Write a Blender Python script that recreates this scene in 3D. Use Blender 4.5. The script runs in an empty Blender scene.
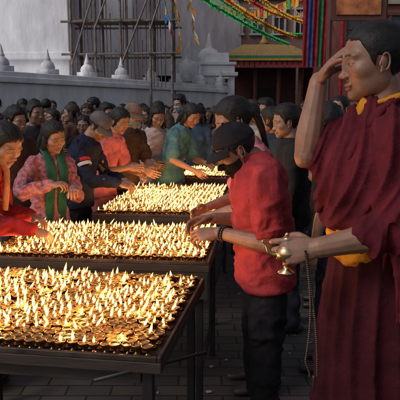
import bpy, math, random
import numpy as np
from math import sin, cos, pi, radians
from mathutils import Vector, Matrix
random.seed(7); rng=np.random.default_rng(7)
scene=bpy.context.scene
A_=np.array
# ------------------------------------------------------------------ noise
def _h(ix,iy,iz,s):
    n=(ix*73856093)^(iy*19349663)^(iz*83492791)^(s*2654435)
    n=(n^(n>>13))*1274126177
    n=n&0x7fffffff
    n=(n^(n>>11))
    return (n%65536)/65535.0
def vn(p,seed=0):
    p=np.asarray(p,float); i=np.floor(p).astype(np.int64); f=p-i; f=f*f*(3-2*f)
    out=0
    for dx in (0,1):
        for dy in (0,1):
            for dz in (0,1):
                w=(f[:,0] if dx else 1-f[:,0])*(f[:,1] if dy else 1-f[:,1])*(f[:,2] if dz else 1-f[:,2])
                out=out+w*_h(i[:,0]+dx,i[:,1]+dy,i[:,2]+dz,seed+11)
    return out
def ss(a,b,x):
    t=np.clip((x-a)/(b-a),0,1); return t*t*(3-2*t)
# ------------------------------------------------------------------ materials
def newmat(name):
    m=bpy.data.materials.new(name); m.use_nodes=True
    nt=m.node_tree; b=nt.nodes['Principled BSDF']; return m,nt,b
def mat(name,col,rough=.7,metal=0,scale=8,amt=.25,bump=.15,bscale=40,col2=None,objcol=False,stretch=(1,1,1),bdist=.003,spec=None):
    m,nt,b=newmat(name); N=nt.nodes; L=nt.links
    tc=N.new('ShaderNodeTexCoord'); mp=N.new('ShaderNodeMapping'); mp.inputs['Scale'].default_value=stretch
    L.new(tc.outputs['Object'],mp.inputs['Vector'])
    n1=N.new('ShaderNodeTexNoise'); n1.inputs['Scale'].default_value=scale; n1.inputs['Detail'].default_value=4; n1.inputs['Roughness'].default_value=.6
    L.new(mp.outputs[0],n1.inputs['Vector'])
    mx=N.new('ShaderNodeMix'); mx.data_type='RGBA'
    c=A_(col[:3],float); 
    rmp=N.new('ShaderNodeMapRange'); rmp.inputs[1].default_value=.3; rmp.inputs[2].default_value=.7
    L.new(n1.outputs['Fac'],rmp.inputs[0]); L.new(rmp.outputs[0],mx.inputs[0])
    out=mx.outputs[2]
    if objcol:
        oi=N.new('ShaderNodeObjectInfo')
        hs=N.new('ShaderNodeHueSaturation'); hs.inputs['Value'].default_value=1-amt
        L.new(oi.outputs['Color'],hs.inputs['Color']); L.new(hs.outputs[0],mx.inputs[6]); L.new(oi.outputs['Color'],mx.inputs[7])
        vo=N.new('ShaderNodeTexVoronoi'); vo.inputs['Scale'].default_value=22; L.new(tc.outputs['Object'],vo.inputs['Vector'])
        lt=N.new('ShaderNodeMath'); lt.operation='LESS_THAN'; lt.inputs[1].default_value=.33; L.new(vo.outputs['Distance'],lt.inputs[0])
        gt=N.new('ShaderNodeMath'); gt.operation='GREATER_THAN'; gt.inputs[1].default_value=.65; L.new(oi.outputs['Random'],gt.inputs[0])
        mu=N.new('ShaderNodeMath'); mu.operation='MULTIPLY'; L.new(lt.outputs[0],mu.inputs[0]); L.new(gt.outputs[0],mu.inputs[1])
        m3=N.new('ShaderNodeMix'); m3.data_type='RGBA'; L.new(mu.outputs[0],m3.inputs[0]); L.new(out,m3.inputs[6]); m3.inputs[7].default_value=(.26,.17,.15,1); out=m3.outputs[2]
    else:
        mx.inputs[6].default_value=(*(c*(1-amt)),1)
        mx.inputs[7].default_value=(*(A_(col2[:3]) if col2 is not None else np.minimum(c*(1+amt),1)),1)
    L.new(out,b.inputs['Base Color'])
    b.inputs['Roughness'].default_value=rough; b.inputs['Metallic'].default_value=metal
    if spec is not None: b.inputs['Specular IOR Level'].default_value=spec
    if bump:
        n2=N.new('ShaderNodeTexNoise'); n2.inputs['Scale'].default_value=bscale; n2.inputs['Detail'].default_value=4; n2.inputs['Roughness'].default_value=.65
        L.new(mp.outputs[0],n2.inputs['Vector'])
        bp=N.new('ShaderNodeBump'); bp.inputs['Strength'].default_value=bump; bp.inputs['Distance'].default_value=bdist
        L.new(n2.outputs['Fac'],bp.inputs['Height']); L.new(bp.outputs[0],b.inputs['Normal'])
    return m
def cloth(name,col,amt=.35,**k):
    a=dict(rough=.92,scale=11,bump=.75,bscale=70,bdist=.005,spec=.12); a.update(k)
    return mat(name,col,amt=amt,**a)
def attrmat(name,attr='Col',rough=.5,emis=None):
    m,nt,b=newmat(name); N=nt.nodes; L=nt.links
    a=N.new('ShaderNodeAttribute'); a.attribute_name=attr
    if emis:
        nt.nodes.remove(b); em=N.new('ShaderNodeEmission'); L.new(a.outputs['Color'],em.inputs['Color']); em.inputs['Strength'].default_value=emis
        L.new(em.outputs[0],nt.nodes['Material Output'].inputs['Surface']); return m
    tc=N.new('ShaderNodeTexCoord'); n=N.new('ShaderNodeTexNoise'); n.inputs['Scale'].default_value=22; n.inputs['Detail'].default_value=7; n.inputs['Roughness'].default_value=.65
    L.new(tc.outputs['Object'],n.inputs['Vector'])
    mr=N.new('ShaderNodeMapRange'); mr.inputs[1].default_value=.3; mr.inputs[2].default_value=.7; mr.inputs[3].default_value=.74; mr.inputs[4].default_value=1.2
    L.new(n.outputs['Fac'],mr.inputs[0])
    vm=N.new('ShaderNodeVectorMath'); vm.operation='SCALE'; L.new(a.outputs['Color'],vm.inputs[0]); L.new(mr.outputs[0],vm.inputs['Scale'])
    L.new(vm.outputs[0],b.inputs['Base Color']); b.inputs['Roughness'].default_value=rough
    n2=N.new('ShaderNodeTexNoise'); n2.inputs['Scale'].default_value=260; L.new(tc.outputs['Object'],n2.inputs['Vector'])
    bp=N.new('ShaderNodeBump'); bp.inputs['Strength'].default_value=.4; bp.inputs['Distance'].default_value=.0015
    L.new(n2.outputs['Fac'],bp.inputs['Height']); L.new(bp.outputs[0],b.inputs['Normal'])
    return m
# ------------------------------------------------------------------ geometry
class Geo:
    def __init__(s): s.V=[];s.F=[];s.n=0;s.mi=[]
    def add(s,V,F,mi=0):
        V=np.asarray(V,float); s.V.append(V); s.F+= [tuple(i+s.n for i in f) for f in F]; s.mi+=[mi]*len(F); s.n+=len(V)
def unit(v):
    v=np.asarray(v,float); return v/(np.linalg.norm(v)+1e-12)
def catmull(A,sub):
    if sub<=1 or len(A)<3: return A
    P=np.vstack([2*A[0]-A[1],A,2*A[-1]-A[-2]]); out=[]
    for i in range(1,len(P)-2):
        for k in range(sub):
            t=k/sub
            out.append(.5*((2*P[i])+(-P[i-1]+P[i+1])*t+(2*P[i-1]-5*P[i]+4*P[i+1]-P[i+2])*t*t+(-P[i-1]+3*P[i]-3*P[i+1]+P[i+2])*t**3))
    out.append(P[-2]); return A_(out)
def loft(g,pts,secs,side=None,n=14,sub=3,cap=True,mi=0,capk=1.):
    pts=A_(pts,float); secs=A_([(q,q) if np.isscalar(q) else q for q in secs],float)
    A=catmull(np.hstack([pts,secs]),sub); P=A[:,:3]; S=np.maximum(A[:,3:],.0005)
    T=np.gradient(P,axis=0); 
    if side is None:
        d=unit(P[-1]-P[0]); side=np.eye(3)[np.argmin(np.abs(d))]
    side=A_(side,float)
    ph=np.arange(n)*2*pi/n; rings=[]
    def ring(p,t,a,b):
        t=unit(t); s=unit(side-np.dot(side,t)*t); w=np.cross(t,s)
        return p+a*np.outer(np.cos(ph),s)+b*np.outer(np.sin(ph),w)
    if cap:
        t=unit(T[0]); m=min(S[0])*capk
        for th in (1.3,.75): rings.append(ring(P[0]-t*m*sin(th),T[0],S[0,0]*cos(th),S[0,1]*cos(th)))
    for p,t,q in zip(P,T,S): rings.append(ring(p,t,q[0],q[1]))
    if cap:
        t=unit(T[-1]); m=min(S[-1])*capk
        for th in (.75,1.3): rings.append(ring(P[-1]+t*m*sin(th),T[-1],S[-1,0]*cos(th),S[-1,1]*cos(th)))
    V=np.vstack(rings); F=[]; R=len(rings)
    for i in range(R-1):
        for j in range(n):
            k=(j+1)%n; F.append((i*n+j,i*n+k,(i+1)*n+k,(i+1)*n+j))
    c0=len(V); V=np.vstack([V,rings[0].mean(0),rings[-1].mean(0)])
    for j in range(n):
        k=(j+1)%n; F.append((c0,k,j)); F.append((c0+1,(R-1)*n+j,(R-1)*n+k))
    g.add(V,F,mi)
def ell(g,c,r,R=None,n=14,mi=0):
    r=A_((r,r,r) if np.isscalar(r) else r,float); m=max(6,n//2+2); V=[(0,0,1)]
    for i in range(1,m):
        t=pi*i/m
        for j in range(n): V.append((sin(t)*cos(2*pi*j/n),sin(t)*sin(2*pi*j/n),cos(t)))
    V.append((0,0,-1)); V=A_(V)*r
    if R is not None: V=V@A_(R).T
    V=V+A_(c); F=[]
    for j in range(n):
        k=(j+1)%n; F.append((0,1+j,1+k)); F.append((len(V)-1,1+(m-2)*n+k,1+(m-2)*n+j))
    for i in range(m-2):
        for j in range(n):
            k=(j+1)%n; F.append((1+i*n+j,1+(i+1)*n+j,1+(i+1)*n+k,1+i*n+k))
    g.add(V,F,mi)
def box(g,c,s,rz=0,mi=0,R=None,taper=1.):
    x,y,z=A_(s)/2; V=A_([(-x,-y,-z),(x,-y,-z),(x,y,-z),(-x,y,-z),(-x*taper,-y*taper,z),(x*taper,-y*taper,z),(x*taper,y*taper,z),(-x*taper,y*taper,z)])
    if R is not None: V=V@A_(R).T
    c_,s_=cos(rz),sin(rz); V=V@A_([[c_,-s_,0],[s_,c_,0],[0,0,1]]).T+A_(c)
    g.add(V,[(0,3,2,1),(4,5,6,7),(0,1,5,4),(1,2,6,5),(2,3,7,6),(3,0,4,7)],mi)
def cyl(g,a,b,r,n=8,mi=0): 
    loft(g,[a,b],[r,r],n=n,sub=1,cap=False,mi=mi)
def lathe(g,c,prof,n=16,mi=0):
    V=[];F=[]
    for r,z in prof:
        for j in range(n): V.append((c[0]+r*cos(2*pi*j/n),c[1]+r*sin(2*pi*j/n),c[2]+z))
    for i in range(len(prof)-1):
        for j in range(n):
            k=(j+1)%n; F.append((i*n+j,i*n+k,(i+1)*n+k,(i+1)*n+j))
    g.add(V,F,mi)
def mkobj(g,name,mats,smooth=True,voxel=None,sm=0,disp=None,parent=None,bevel=0,solid=0):
    me=bpy.data.meshes.new(name); me.from_pydata(np.vstack(g.V).tolist(),[],g.F)
    if not isinstance(mats,(list,tuple)): mats=[mats]
    ob=bpy.data.objects.new(name,me); scene.collection.objects.link(ob)
    if voxel:
        m=ob.modifiers.new('r','REMESH'); m.mode='VOXEL'; m.voxel_size=voxel; m.use_smooth_shade=True
        if sm:
            m=ob.modifiers.new('s','SMOOTH'); m.factor=.5; m.iterations=sm
        dg=bpy.context.evaluated_depsgraph_get(); me2=bpy.data.meshes.new_from_object(ob.evaluated_get(dg)); ob.modifiers.clear(); ob.data=me2; bpy.data.meshes.remove(me); me=me2
        me.name=name
    me.materials.clear()
    for m in mats: me.materials.append(m)
    if not voxel and len(mats)>1: me.polygons.foreach_set('material_index',g.mi)
    if disp is not None:
        n=len(me.vertices); co=np.empty(n*3); me.vertices.foreach_get('co',co); co=co.reshape(-1,3)
        no=np.empty(n*3); me.vertex_normals.foreach_get('vector',no); no=no.reshape(-1,3)
        d=disp(co,no); co=co+no*d[:,None]; me.vertices.foreach_set('co',co.ravel()); me.update()
    me.polygons.foreach_set('use_smooth',[smooth]*len(me.polygons))
    if bevel:
        m=ob.modifiers.new('b','BEVEL'); m.width=bevel; m.segments=2; m.limit_method='ANGLE'
    if solid:
        m=ob.modifiers.new('so','SOLIDIFY'); m.thickness=solid
    if parent: ob.parent=parent
    return ob
def empty(name,loc=(0,0,0),rz=0,s=1):
    e=bpy.data.objects.new(name,None); scene.collection.objects.link(e); e.location=loc; e.rotation_euler=(0,0,rz); e.scale=(s,s,s); e.empty_display_size=.1
    return e
# ------------------------------------------------------------------ heads
def sde(P,c,r):
    q=(P-A_(c)); r=A_(r); k0=np.sqrt(((q/r)**2).sum(-1)); k1=np.sqrt(((q/r**2)**2).sum(-1))+1e-9
    return k0*(k0-1)/k1
def smin(a,b,k):
    h=np.clip(.5+.5*(b-a)/k,0,1); return b*(1-h)+a*h-k*h*(1-h)
def smax(a,b,k): return -smin(-a,-b,k)
def sdhead(P,fem):
    Q=P.copy(); Q[...,1]=np.abs(Q[...,1])
    d=sde(Q,(-.012,0,.032),(.095,.075,.083))
    jw=.051 if fem else .055
    d=smin(d,sde(Q,(.026,0,-.03),(.058,jw,.074)),.03)
    d=smin(d,sde(Q,(.057,0,-.091),(.025,.022,.020)),.022)
    d=smin(d,sde(Q,(.01,.033 if fem else .037,-.062),(.045,.020,.032)),.028)
    d=smin(d,sde(Q,(.050,.041,-.022),(.028,.023,.022)),.020)
    d=smin(d,sde(Q,(.069,.024,.019),(.018,.03,.010)),.016)
    d=smax(d,-sde(Q,(.096,.031,.000),(.014,.017,.010)),.014)
    d=smin(d,sde(Q,(.0715,.031,-.001),(.0125,.0155,.0120)),.004)
    d=smin(d,sde(Q,(.087,0,-.012),(.009,.0075,.024)),.013)
    d=smin(d,sde(Q,(.096,0,-.034),(.0115,.0105,.0095)),.010)
    d=smin(d,sde(Q,(.089,.012,-.038),(.011,.0075,.0070)),.006)
    d=smin(d,sde(Q,(.0805,0,-.0625),(.010,.022,.0065)),.008)
    d=smin(d,sde(Q,(.0785,0,-.073),(.010,.018,.0065)),.006)
    d=smax(d,-sde(Q,(.094,0,-.0675),(.008,.022,.0014)),.003)
    return d
ORG=A_((.008,0,-.012)); _hc={}
def headgrid(fem,hi):
    k=(fem,hi)
    if k in _hc: return _hc[k]
    R,S=(150,150) if hi else (56,56)
    D=[]
    for i in range(R+1):
        th=pi*(i/R)**1.3
        if i==0: th=.003
        if i==R: th=pi-.003
        for j in range(S):
            ph=2*pi*j/S; D.append((cos(th),sin(th)*sin(ph),sin(th)*cos(ph)))
    D=A_(D); rs=np.linspace(.15,.04,56); last=np.full(len(D),.05); found=np.zeros(len(D),bool); prev=None
    for r in rs:
        f=sdhead(ORG+D*r,fem)
        if prev is not None:
            hit=(~found)&(f<0)
            t=prev[hit]/(prev[hit]-f[hit]+1e-12); last[hit]=(r+dr)-dr*t; found|=hit
        prev=f; dr=rs[0]-rs[1]
    P=ORG+D*last[:,None]
    F=[]
    for i in range(R):
        for j in range(S):
            q=(j+1)%S; F.append((i*S+j,(i+1)*S+j,(i+1)*S+q,i*S+q))
    F.append(tuple(range(S))); F.append(tuple(R*S+j for j in range(S))[::-1])
    _hc[k]=(P,D,F); return _hc[k]
def headcolor(P,skin,lip,closed,fem):
    skin=A_(skin); C=np.tile(skin,(len(P),1)); x,y,z=P[:,0],np.abs(P[:,1]),P[:,2]
    def put(m,c):
        nonlocal C
        m=m[:,None]; C=C*(1-m)+A_(c)*m
    fr=(x>.03)
    put(.45*fr*np.exp(-(((y-.042)/.018)**2+((z+.028)/.016)**2)),skin*A_((1.25,.75,.7)))
    put(.3*fr*np.exp(-(((y)/.014)**2+((z+.036)/.012)**2)),skin*A_((1.2,.75,.7)))
    put(.45*fr*np.exp(-(((y-.031)/.02)**2+((z+.0)/.012)**2)),skin*.55)
    if not fem: put(.30*fr*ss(-.05,-.065,z)*ss(.06,.04,y),skin*.55)
    zb=.0225-7*(y-.028)**2
    put(fr*.9*ss(.0045 if not fem else .0032,.0022 if not fem else .0014,np.abs(z-zb))*ss(.009,.013,y)*ss(.05,.045,y),(.012,.009,.008))
    hh={True:.0052,False:.0042,'half':.0026}[closed]; zc=-.001 if closed!='half' else -.003
    e=((y-.031)/.0140)**2+((z-zc)/hh)**2
    if closed is True:
        put(fr*ss(.0024,.0010,np.abs(z+.0045-12*(y-.031)**2))*ss(.0165,.0145,np.abs(y-.031)),(.01,.008,.007))
    else:
        put(fr*ss(1.9,1.2,e)*(z>zc),(.01,.008,.007))
        put(fr*ss(1.05,.9,e),(.30,.27,.24))
        put(fr*ss(.0070,.0058,np.hypot(y-.031,z-zc))*(e<1.05),(.012,.008,.006))
    l=(y/.0225)**2+((z+.0675)/.0100)**2
    put(fr*.75*ss(1.1,.8,l),lip)
    put(fr*.85*ss(.0016,.0006,np.abs(z+.0675))*ss(.023,.020,y),(.04,.012,.01))
    put(fr*.7*np.exp(-(((y-.008)/.0035)**2+((z+.0450)/.003)**2)),skin*.2)
    return C
def addcol(ob,C):
    a=ob.data.color_attributes.new('Col','FLOAT_COLOR','POINT'); d=np.ones((len(C),4)); d[:,:3]=C; a.data.foreach_set('color',d.ravel())
M_head=attrmat('face_skin')
_sk={}
def skinmat(c):
    k=tuple(c)
    if k not in _sk: _sk[k]=mat('skin',c,rough=.5,scale=22,amt=.22,bump=.35,bscale=200,bdist=.0015)
    return _sk[k]
M_hair=mat('hair',(.007,.006,.006),rough=.55,scale=60,amt=.5,bump=.7,bscale=170,stretch=(.2,1,.35),bdist=.006,spec=.3)
def rotm(yaw,pitch,roll=0):
    return A_((Matrix.Rotation(yaw,3,'Z')@Matrix.Rotation(pitch,3,'Y')@Matrix.Rotation(roll,3,'X')))
def head(par,c,R,fem=False,hi=True,skin=(.3,.16,.10),lip=None,hair='short',closed=False,hat=None,mask=None,hs=1.,hairmat=None):
    hairmat=hairmat or M_hair
    P,D,F=headgrid(fem,hi); lip=lip or tuple(A_(skin)*A_((.95,.5,.5)))
    tr=lambda X:(X*hs)@R.T+A_(c)
    g=Geo(); g.add(tr(P),F); ob=mkobj(g,'head',M_head,parent=par); addcol(ob,headcolor(P,skin,lip,closed,fem))
    objs=[ob]
    g=Geo()
    for sgn in (-1,1):
        ce=A_((-.004,sgn*.0755,-.008)); Re=rotm(sgn*.30,-.18)
        ring=[]; 
        for t in np.linspace(-2.4,2.2,10): ring.append(ce+Re@A_((-.014*cos(t)*1.0-.002,sgn*.005,.024*sin(t)+.002)))
        loft(g,ring,[.0032]*10,n=6,sub=2 if hi else 1)
        ell(g,ce,(.013,.0045,.023),Re,n=10); ell(g,ce+Re@A_((.004,sgn*.002,-.023)),(.007,.004,.008),Re,n=8); ell(g,ce+Re@A_((.011,0,-.004)),(.004,.004,.008),Re,n=8)
    for i in range(len(g.V)): g.V[i]=tr(g.V[i])
    objs.append(mkobj(g,'ears',skinmat(skin),parent=par))
    x,y,z=P.T
    wave=vn(P*A_((45,90,45)),3)-.5; fine=vn(P*A_((30,200,60)),8)-.5
    if hair in('short','shaved','thick'):
        hz=np.interp(x,[-.09,-.05,-.028,-.014,.012,.018,.034,.05,.075,.09],[-.085,-.068,-.03,.012,.012,-.022,.012,.052,.066,.072])
        th={'short':.010,'shaved':.005,'thick':.015}[hair]
    else:
        hz=np.interp(x,[-.09,-.03,.0,.02,.038,.055,.08,.09],[-.1,-.085,-.06,-.04,.01,.045,.060,.066]); th=.010
        hz=hz+.012*np.exp(-(y/.01)**2)*(x>.04)
    s=ss(-.006,.012 if hair!='shaved' else .006,z-hz+.012*wave+.008*fine)
    off=-.008*(1-s)+s*(th*(1+.5*wave+.25*fine)+ (.010*ss(.04,.1,z)*(1+wave) if hair=='thick' else 0))
    if hair in('bun','long','pony'): off=off-.006*np.exp(-(y/.004)**2)*s*(z>.03)
    if hat: off=np.minimum(off,.006)
    g=Geo(); g.add(tr(P+D*off[:,None]),F); objs.append(mkobj(g,'hair',hairmat,parent=par))
    g=Geo()
    if hair=='bun': ell(g,(-.112,0,-.01),(.030,.038,.034)); ell(g,(-.09,0,-.005),(.03,.045,.04))
    if hair=='pony': loft(g,[(-.09,0,.0),(-.118,0,-.02),(-.125,0,-.09),(-.118,0,-.17),(-.112,0,-.24)],[(.018,.018),(.024,.022),(.027,.018),(.022,.014),(.008,.006)],side=(0,1,0))
    if hair=='long': 
        loft(g,[(-.06,0,.04),(-.085,0,-.04),(-.09,0,-.13),(-.095,0,-.22),(-.10,0,-.30)],[(.05,.05),(.075,.04),(.080,.03),(.07,.022),(.035,.012)],side=(0,1,0))
        for sg in(-1,1): loft(g,[(-.01,sg*.062,.03),(.0,sg*.076,-.03),(-.01,sg*.078,-.09),(-.02,sg*.075,-.16),(-.03,sg*.07,-.22)],[(.02,.012),(.028,.012),(.028,.013),(.022,.012),(.008,.006)],side=(1,0,0))
    if g.V:
        for i in range(len(g.V)): g.V[i]=tr(g.V[i])
        objs.append(mkobj(g,'hair_tail',hairmat,parent=par,disp=(lambda co,no:(vn(co*A_((120,120,14)),5)-.5)*.012) ))
    if hat:
        hz=np.interp(x,[-.1,.0,.09],[.012,.03,.048]); s=ss(-.002,.003,z-hz)
        off=-.012*(1-s)+s*(.008+.006*ss(.05,.1,z)*ss(-.08,.02,x)+.005*vn(P*30,2))
        g=Geo(); g.add(tr(P+D*off[:,None]),F)
        V=[];Fb=[]; nu,nv=15,6
        for i in range(nu):
            u=-1+2*i/(nu-1); a=u*1.15
            b=A_((.096*cos(a)-.006,.081*sin(a),.046-.004*cos(a)))
            for j in range(nv):
                v=j/(nv-1); V.append(b+A_((.060*v*math.sqrt(max(0,1-u*u*.92)),.008*v*u,-.030*v*v*.5-.014*u*u*v*1.2-.006*v)))
        for i in range(nu-1):
            for j in range(nv-1): q=i*nv+j; Fb.append((q,q+1,q+nv+1,q+nv))
        V=A_(V); k=len(V); V2=np.vstack([V,V-A_((0,0,.004))]); Fa=Fb+[tuple(k+t for t in f[::-1]) for f in Fb]
        for i in range(nu-1): Fa.append((i*nv+nv-1,i*nv+nv-1+k,(i+1)*nv+nv-1+k,(i+1)*nv+nv-1))
        g.add(tr(V2),Fa); ell(g,tr(A_([(-.01,0,.133)]))[0],.006,n=8)
        objs.append(mkobj(g,'cap',hat,parent=par))
    if mask:
        top=np.interp(np.abs(y),[0,.03,.07],[-.016,-.022,-.03])
        s=ss(0,.004,top-z)*ss(.012,.018,x)*ss(-.125,-.116,z)
        off=-.012*(1-s)+s*.006; off=off+s*.006*np.exp(-((y/.03)**2))*ss(-.1,-.05,z)
        g=Geo(); g.add(tr(P+D*off[:,None]),F)
        for sg in(-1,1):
            for zz in(-.03,-.085): loft(g,tr(A_([(.025,sg*.066,zz),(.008,sg*.077,zz*.6-.01),(-.012,sg*.082,-.015)])),[.0018]*3,n=5)
        objs.append(mkobj(g,'face_mask',mask,parent=par))
    return objs
# ------------------------------------------------------------------ body
def hand(g,w,d,n,left,curl=(.5,.6,.4),thumb=.4,spread=.12,k=1.):
    d=unit(d); n=A_(n,float); n=unit(n-np.dot(n,d)*d); l=np.cross(d,n)*(-1 if left else 1); w=A_(w,float)
    loft(g,[w-.01*k*d,w+.03*k*d,w+.06*k*d,w+.088*k*d],[(.026*k,.02*k),(.035*k,.018*k),(.041*k,.0155*k),(.039*k,.012*k)],side=l,n=12,sub=2)
    ell(g,w+k*(.036*d+.022*l+.010*n),(.026*k,.016*k,.016*k),A_([unit(d+.4*l),unit(l-.4*d),n]).T,n=10)
    ell(g,w+k*(.04*d-.024*l+.006*n),(.03*k,.014*k,.014*k),A_([d,l,n]).T,n=10)
    offs=(.0305,.0105,-.0100,-.0290); base=(.086,.090,.087,.079)
    Ls=((.042,.026,.021),(.046,.029,.022),(.042,.027,.022),(.033,.021,.019)); rs=(.0090,.0092,.0088,.0078)
    for i in range(4):
        p=w+k*(base[i]*d+offs[i]*l); pts=[p-k*.02*d,p]; a=0; 
        c=curl[i] if isinstance(curl[0],(tuple,list)) else tuple(q*(1+.10*(i-1)) for q in curl)
        for j in range(3):
            a+=c[j]; dd=unit(d*cos(a)+n*sin(a)+l*spread*(1.2-i*.8)*(1 if j==0 else .5)); p=p+k*Ls[i][j]*dd; pts.append(p)
        r=rs[i]*k; loft(g,pts,[r,r*1.04,r*.98,r*.9,r*.74],n=9,sub=2)
    p=w+k*(.020*d+.020*l+.006*n); pts=[p]; dirs=[d*.62+l*.62+n*(.25+.4*thumb),d*.8+l*(.42-.5*thumb)+n*(.25+.5*thumb),d*.85+l*(.2-.7*thumb)+n*(.2+.5*thumb)]
    for j,(dd,L_) in enumerate(zip(dirs,(.044,.033,.027))): p=p+k*L_*unit(dd); pts.append(p)
    loft(g,pts,[.0135*k,.0118*k,.0105*k,.0078*k],n=9,sub=2)
def ik(S,W,L1,L2,hint):
    S=A_(S,float);W=A_(W,float);v=W-S;D=np.linalg.norm(v)
    if D>(L1+L2)*.995: W=S+v/D*(L1+L2)*.995; v=W-S; D=np.linalg.norm(v)
    u=v/D; a=(L1*L1-L2*L2+D*D)/(2*D); h=math.sqrt(max(L1*L1-a*a,0)); hh=A_(hint,float); hh=unit(hh-np.dot(hh,u)*u)
    return S+u*a+hh*h,W
def folds(amp=.006,sc=(9,9,16),seed=0):
    def f(co,no):
        q=co*A_(sc)+3; q=q+A_([1.1,1.1,1.1])*(vn(co*5,seed+3)[:,None]-.5)*2
        a=vn(q,seed); b=vn(q*2.1+7,seed+5)
        return amp*((1-np.abs(2*a-1)*2.0)+.6*(1-np.abs(2*b-1)*1.6)-.3)
    return f
def person(name,loc,yaw,s=1.,fem=False,lean=0,hd=(0,0,0),nk=0,L=None,R=None,sleeve='short',top=None,bottom=None,skirt=False,skin=(.24,.125,.08),hair='short',closed=False,hat=None,mask=None,hi=True,hs=1.,clothes=True,template=False,belly=0,hem=.82,collar=None,hoff=(0,0,0),armk=1.,famp=.011):
    root=empty(name,loc,yaw,s); M=A_(Matrix.Translation(loc)@Matrix.Rotation(yaw,4,'Z')@Matrix.Scale(s,4)); Mi=np.linalg.inv(M)
    loc_=lambda p:(Mi@A_([*p,1]))[:3]; dir_=lambda v:unit(Mi[:3,:3]@A_(v,float))
    vx=.008 if hi else .016; kids=[]
    p=A_((0,0,.92)); sp=[p]; 
    for sl,f in ((.13,.5),(.20,.85),(.15,1.),(.06,1.2)):
        a=lean*f; p=p+sl*A_((sin(a),0,cos(a))); sp.append(p)
    pel,wai,che,sho,nb=sp; bd=unit(sho-che); hw=.146 if fem else .165
    a=lean*1.2+nk; hc=nb+.122*A_((sin(a),0,cos(a)))+A_((.018*cos(a),0,0))+A_(hoff)
    Rh=rotm(hd[0],hd[1],hd[2])
    kids+=head(root,hc,Rh,fem,hi,skin,None,hair,closed,hat,mask,hs)
    gs=Geo(); gc=Geo()
    hb=hc+Rh@A_((-.022,0,-.055)); loft(gs,[nb-bd*.04,nb+(hb-nb)*.4,hb],[.062,.052,.052] if not fem else [.052,.045,.045],n=14)
    for sg,T in ((1,L),(-1,R)):
        S=sho+A_((0,sg*hw,0))-bd*.035; T=T if T is not None else {}
        if 't' in T: W=loc_(T['t'])
        elif 'tl' in T: W=sho+A_(T['tl'])*A_((1,sg,1))
        else: W=S+A_((.06,sg*.07,-.53))
        hint=dir_(T['h']) if 'h' in T else A_((-.6,sg*.5,-.5))
        E,W=ik(S,W,.285,.25,hint)
        if 'e' in T: E=loc_(T['e'])
        ra=A_([.05,.047,.043,.042,.028] if not fem else [.043,.04,.036,.035,.024])*armk
        d=dir_(T['d']) if 'd' in T else unit(W-E)+A_((0,0,-.15)); n=dir_(T['n']) if 'n' in T else A_((0,-sg,-.3))
        gh=Geo(); hand(gh,W,d,n,sg>0,curl=T.get('curl',(.35,.5,.3)),thumb=T.get('th',.35),k=(.9 if fem else 1.),spread=T.get('sp',.1))
        ga=gh if hi else gs
        loft(ga,[S,S*.5+E*.5,E*.9+S*.1],[ra[0],ra[1],ra[2]],n=12,sub=4); loft(ga,[E*.97+W*.03,E*.72+W*.28,E*.35+W*.65,W],[ra[2]*.90,ra[3]*1.03,ra[3]*.82,ra[4]],n=12,sub=4)
        ol=unit(unit(E-S)+unit(E-W)); ell(ga,E,ra[2]*.90); ell(ga,E+ol*ra[2]*.35,ra[2]*.62)
        if hi: kids.append(mkobj(gh,'arm_and_hand',skinmat(skin),voxel=.0024,sm=5,parent=root))
        else: kids.append(mkobj(gh,'hand',skinmat(skin),parent=root))
        if sleeve=='short': 
            q=S+(E-S)*.78; loft(gc,[S-A_((0,sg*.05,-.0)),S,S*.5+q*.5,q],[.056,.060,.060,.064],n=14)
        elif sleeve=='long':
            q=E+(W-E)*.93; loft(gc,[S-A_((0,sg*.05,-.0)),S,E,E*.5+q*.5,q],[.054,.057,.05,.046,.037],n=14)
        T['E']=E;T['W']=W;T['S']=S
    kids.append(mkobj(gs,'neck' if hi else 'neck_and_arms',skinmat(skin),voxel=vx*.8,sm=3,parent=root))
    if clothes:
        hemp=A_((0,0,hem))
        if fem:
            loft(gc,[hemp,pel,wai,che,sho-bd*.03,sho+bd*.02,nb],[(.182,.135),(.176,.13),(.138,.10),(.148,.110),(.152,.098),(.105,.07),(.055,.053)],side=(0,1,0),n=26,capk=.1)
            for sg in(-1,1): ell(gc,che+A_((.07,sg*.06,.0)),(.052,.058,.058))
        else:
            loft(gc,[hemp,pel,wai,che,sho-bd*.03,sho+bd*.025,nb],[(.170,.130),(.172,.128+belly*.3),(.162,.116+belly),(.172,.122+belly*.5),(.172,.112),(.12,.08),(.064,.064)],side=(0,1,0),n=26,capk=.06)
        ob=mkobj(gc,'shirt',top,voxel=vx*.9,sm=5 if hi else 3,disp=folds(famp if hi else .009,(8,8,15)),parent=root); kids.append(ob)
        if collar:
            g=Geo(); c=nb-bd*.005; a=[c+A_((.062*cos(t)+.004,.064*sin(t),-.012*cos(t)+.004)) for t in np.linspace(0,2*pi,17)]; loft(g,a,[.007]*17,n=6,sub=1); kids.append(mkobj(g,'collar',collar,parent=root))
        gt=Geo()
        if skirt:
            loft(gt,[(0,0,1.0),(0,0,.88),(0,0,.55),(0,0,.12)],[(.12,.09),(.160,.115),(.19,.15),(.21,.18)],side=(0,1,0),n=30,capk=.1)
            dsp=lambda co,no: .009*np.sin(np.arctan2(co[:,1],co[:,0])*16+2*co[:,2])*ss(.85,.4,co[:,2])
        else:
            loft(gt,[(0,0,.98),(0,0,.93),(0,0,.84)],[(.13,.09),(.145,.105),(.14,.10)],side=(0,1,0),n=22,capk=.3)
            for sg in(-1,1): loft(gt,[(0,sg*.078,.90),(.0,sg*.085,.75),(.01,sg*.092,.48),(-.01,sg*.094,.25),(-.01,sg*.095,.07)],[.080,.082,.066,.058,.06],n=16,capk=.3)
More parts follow.
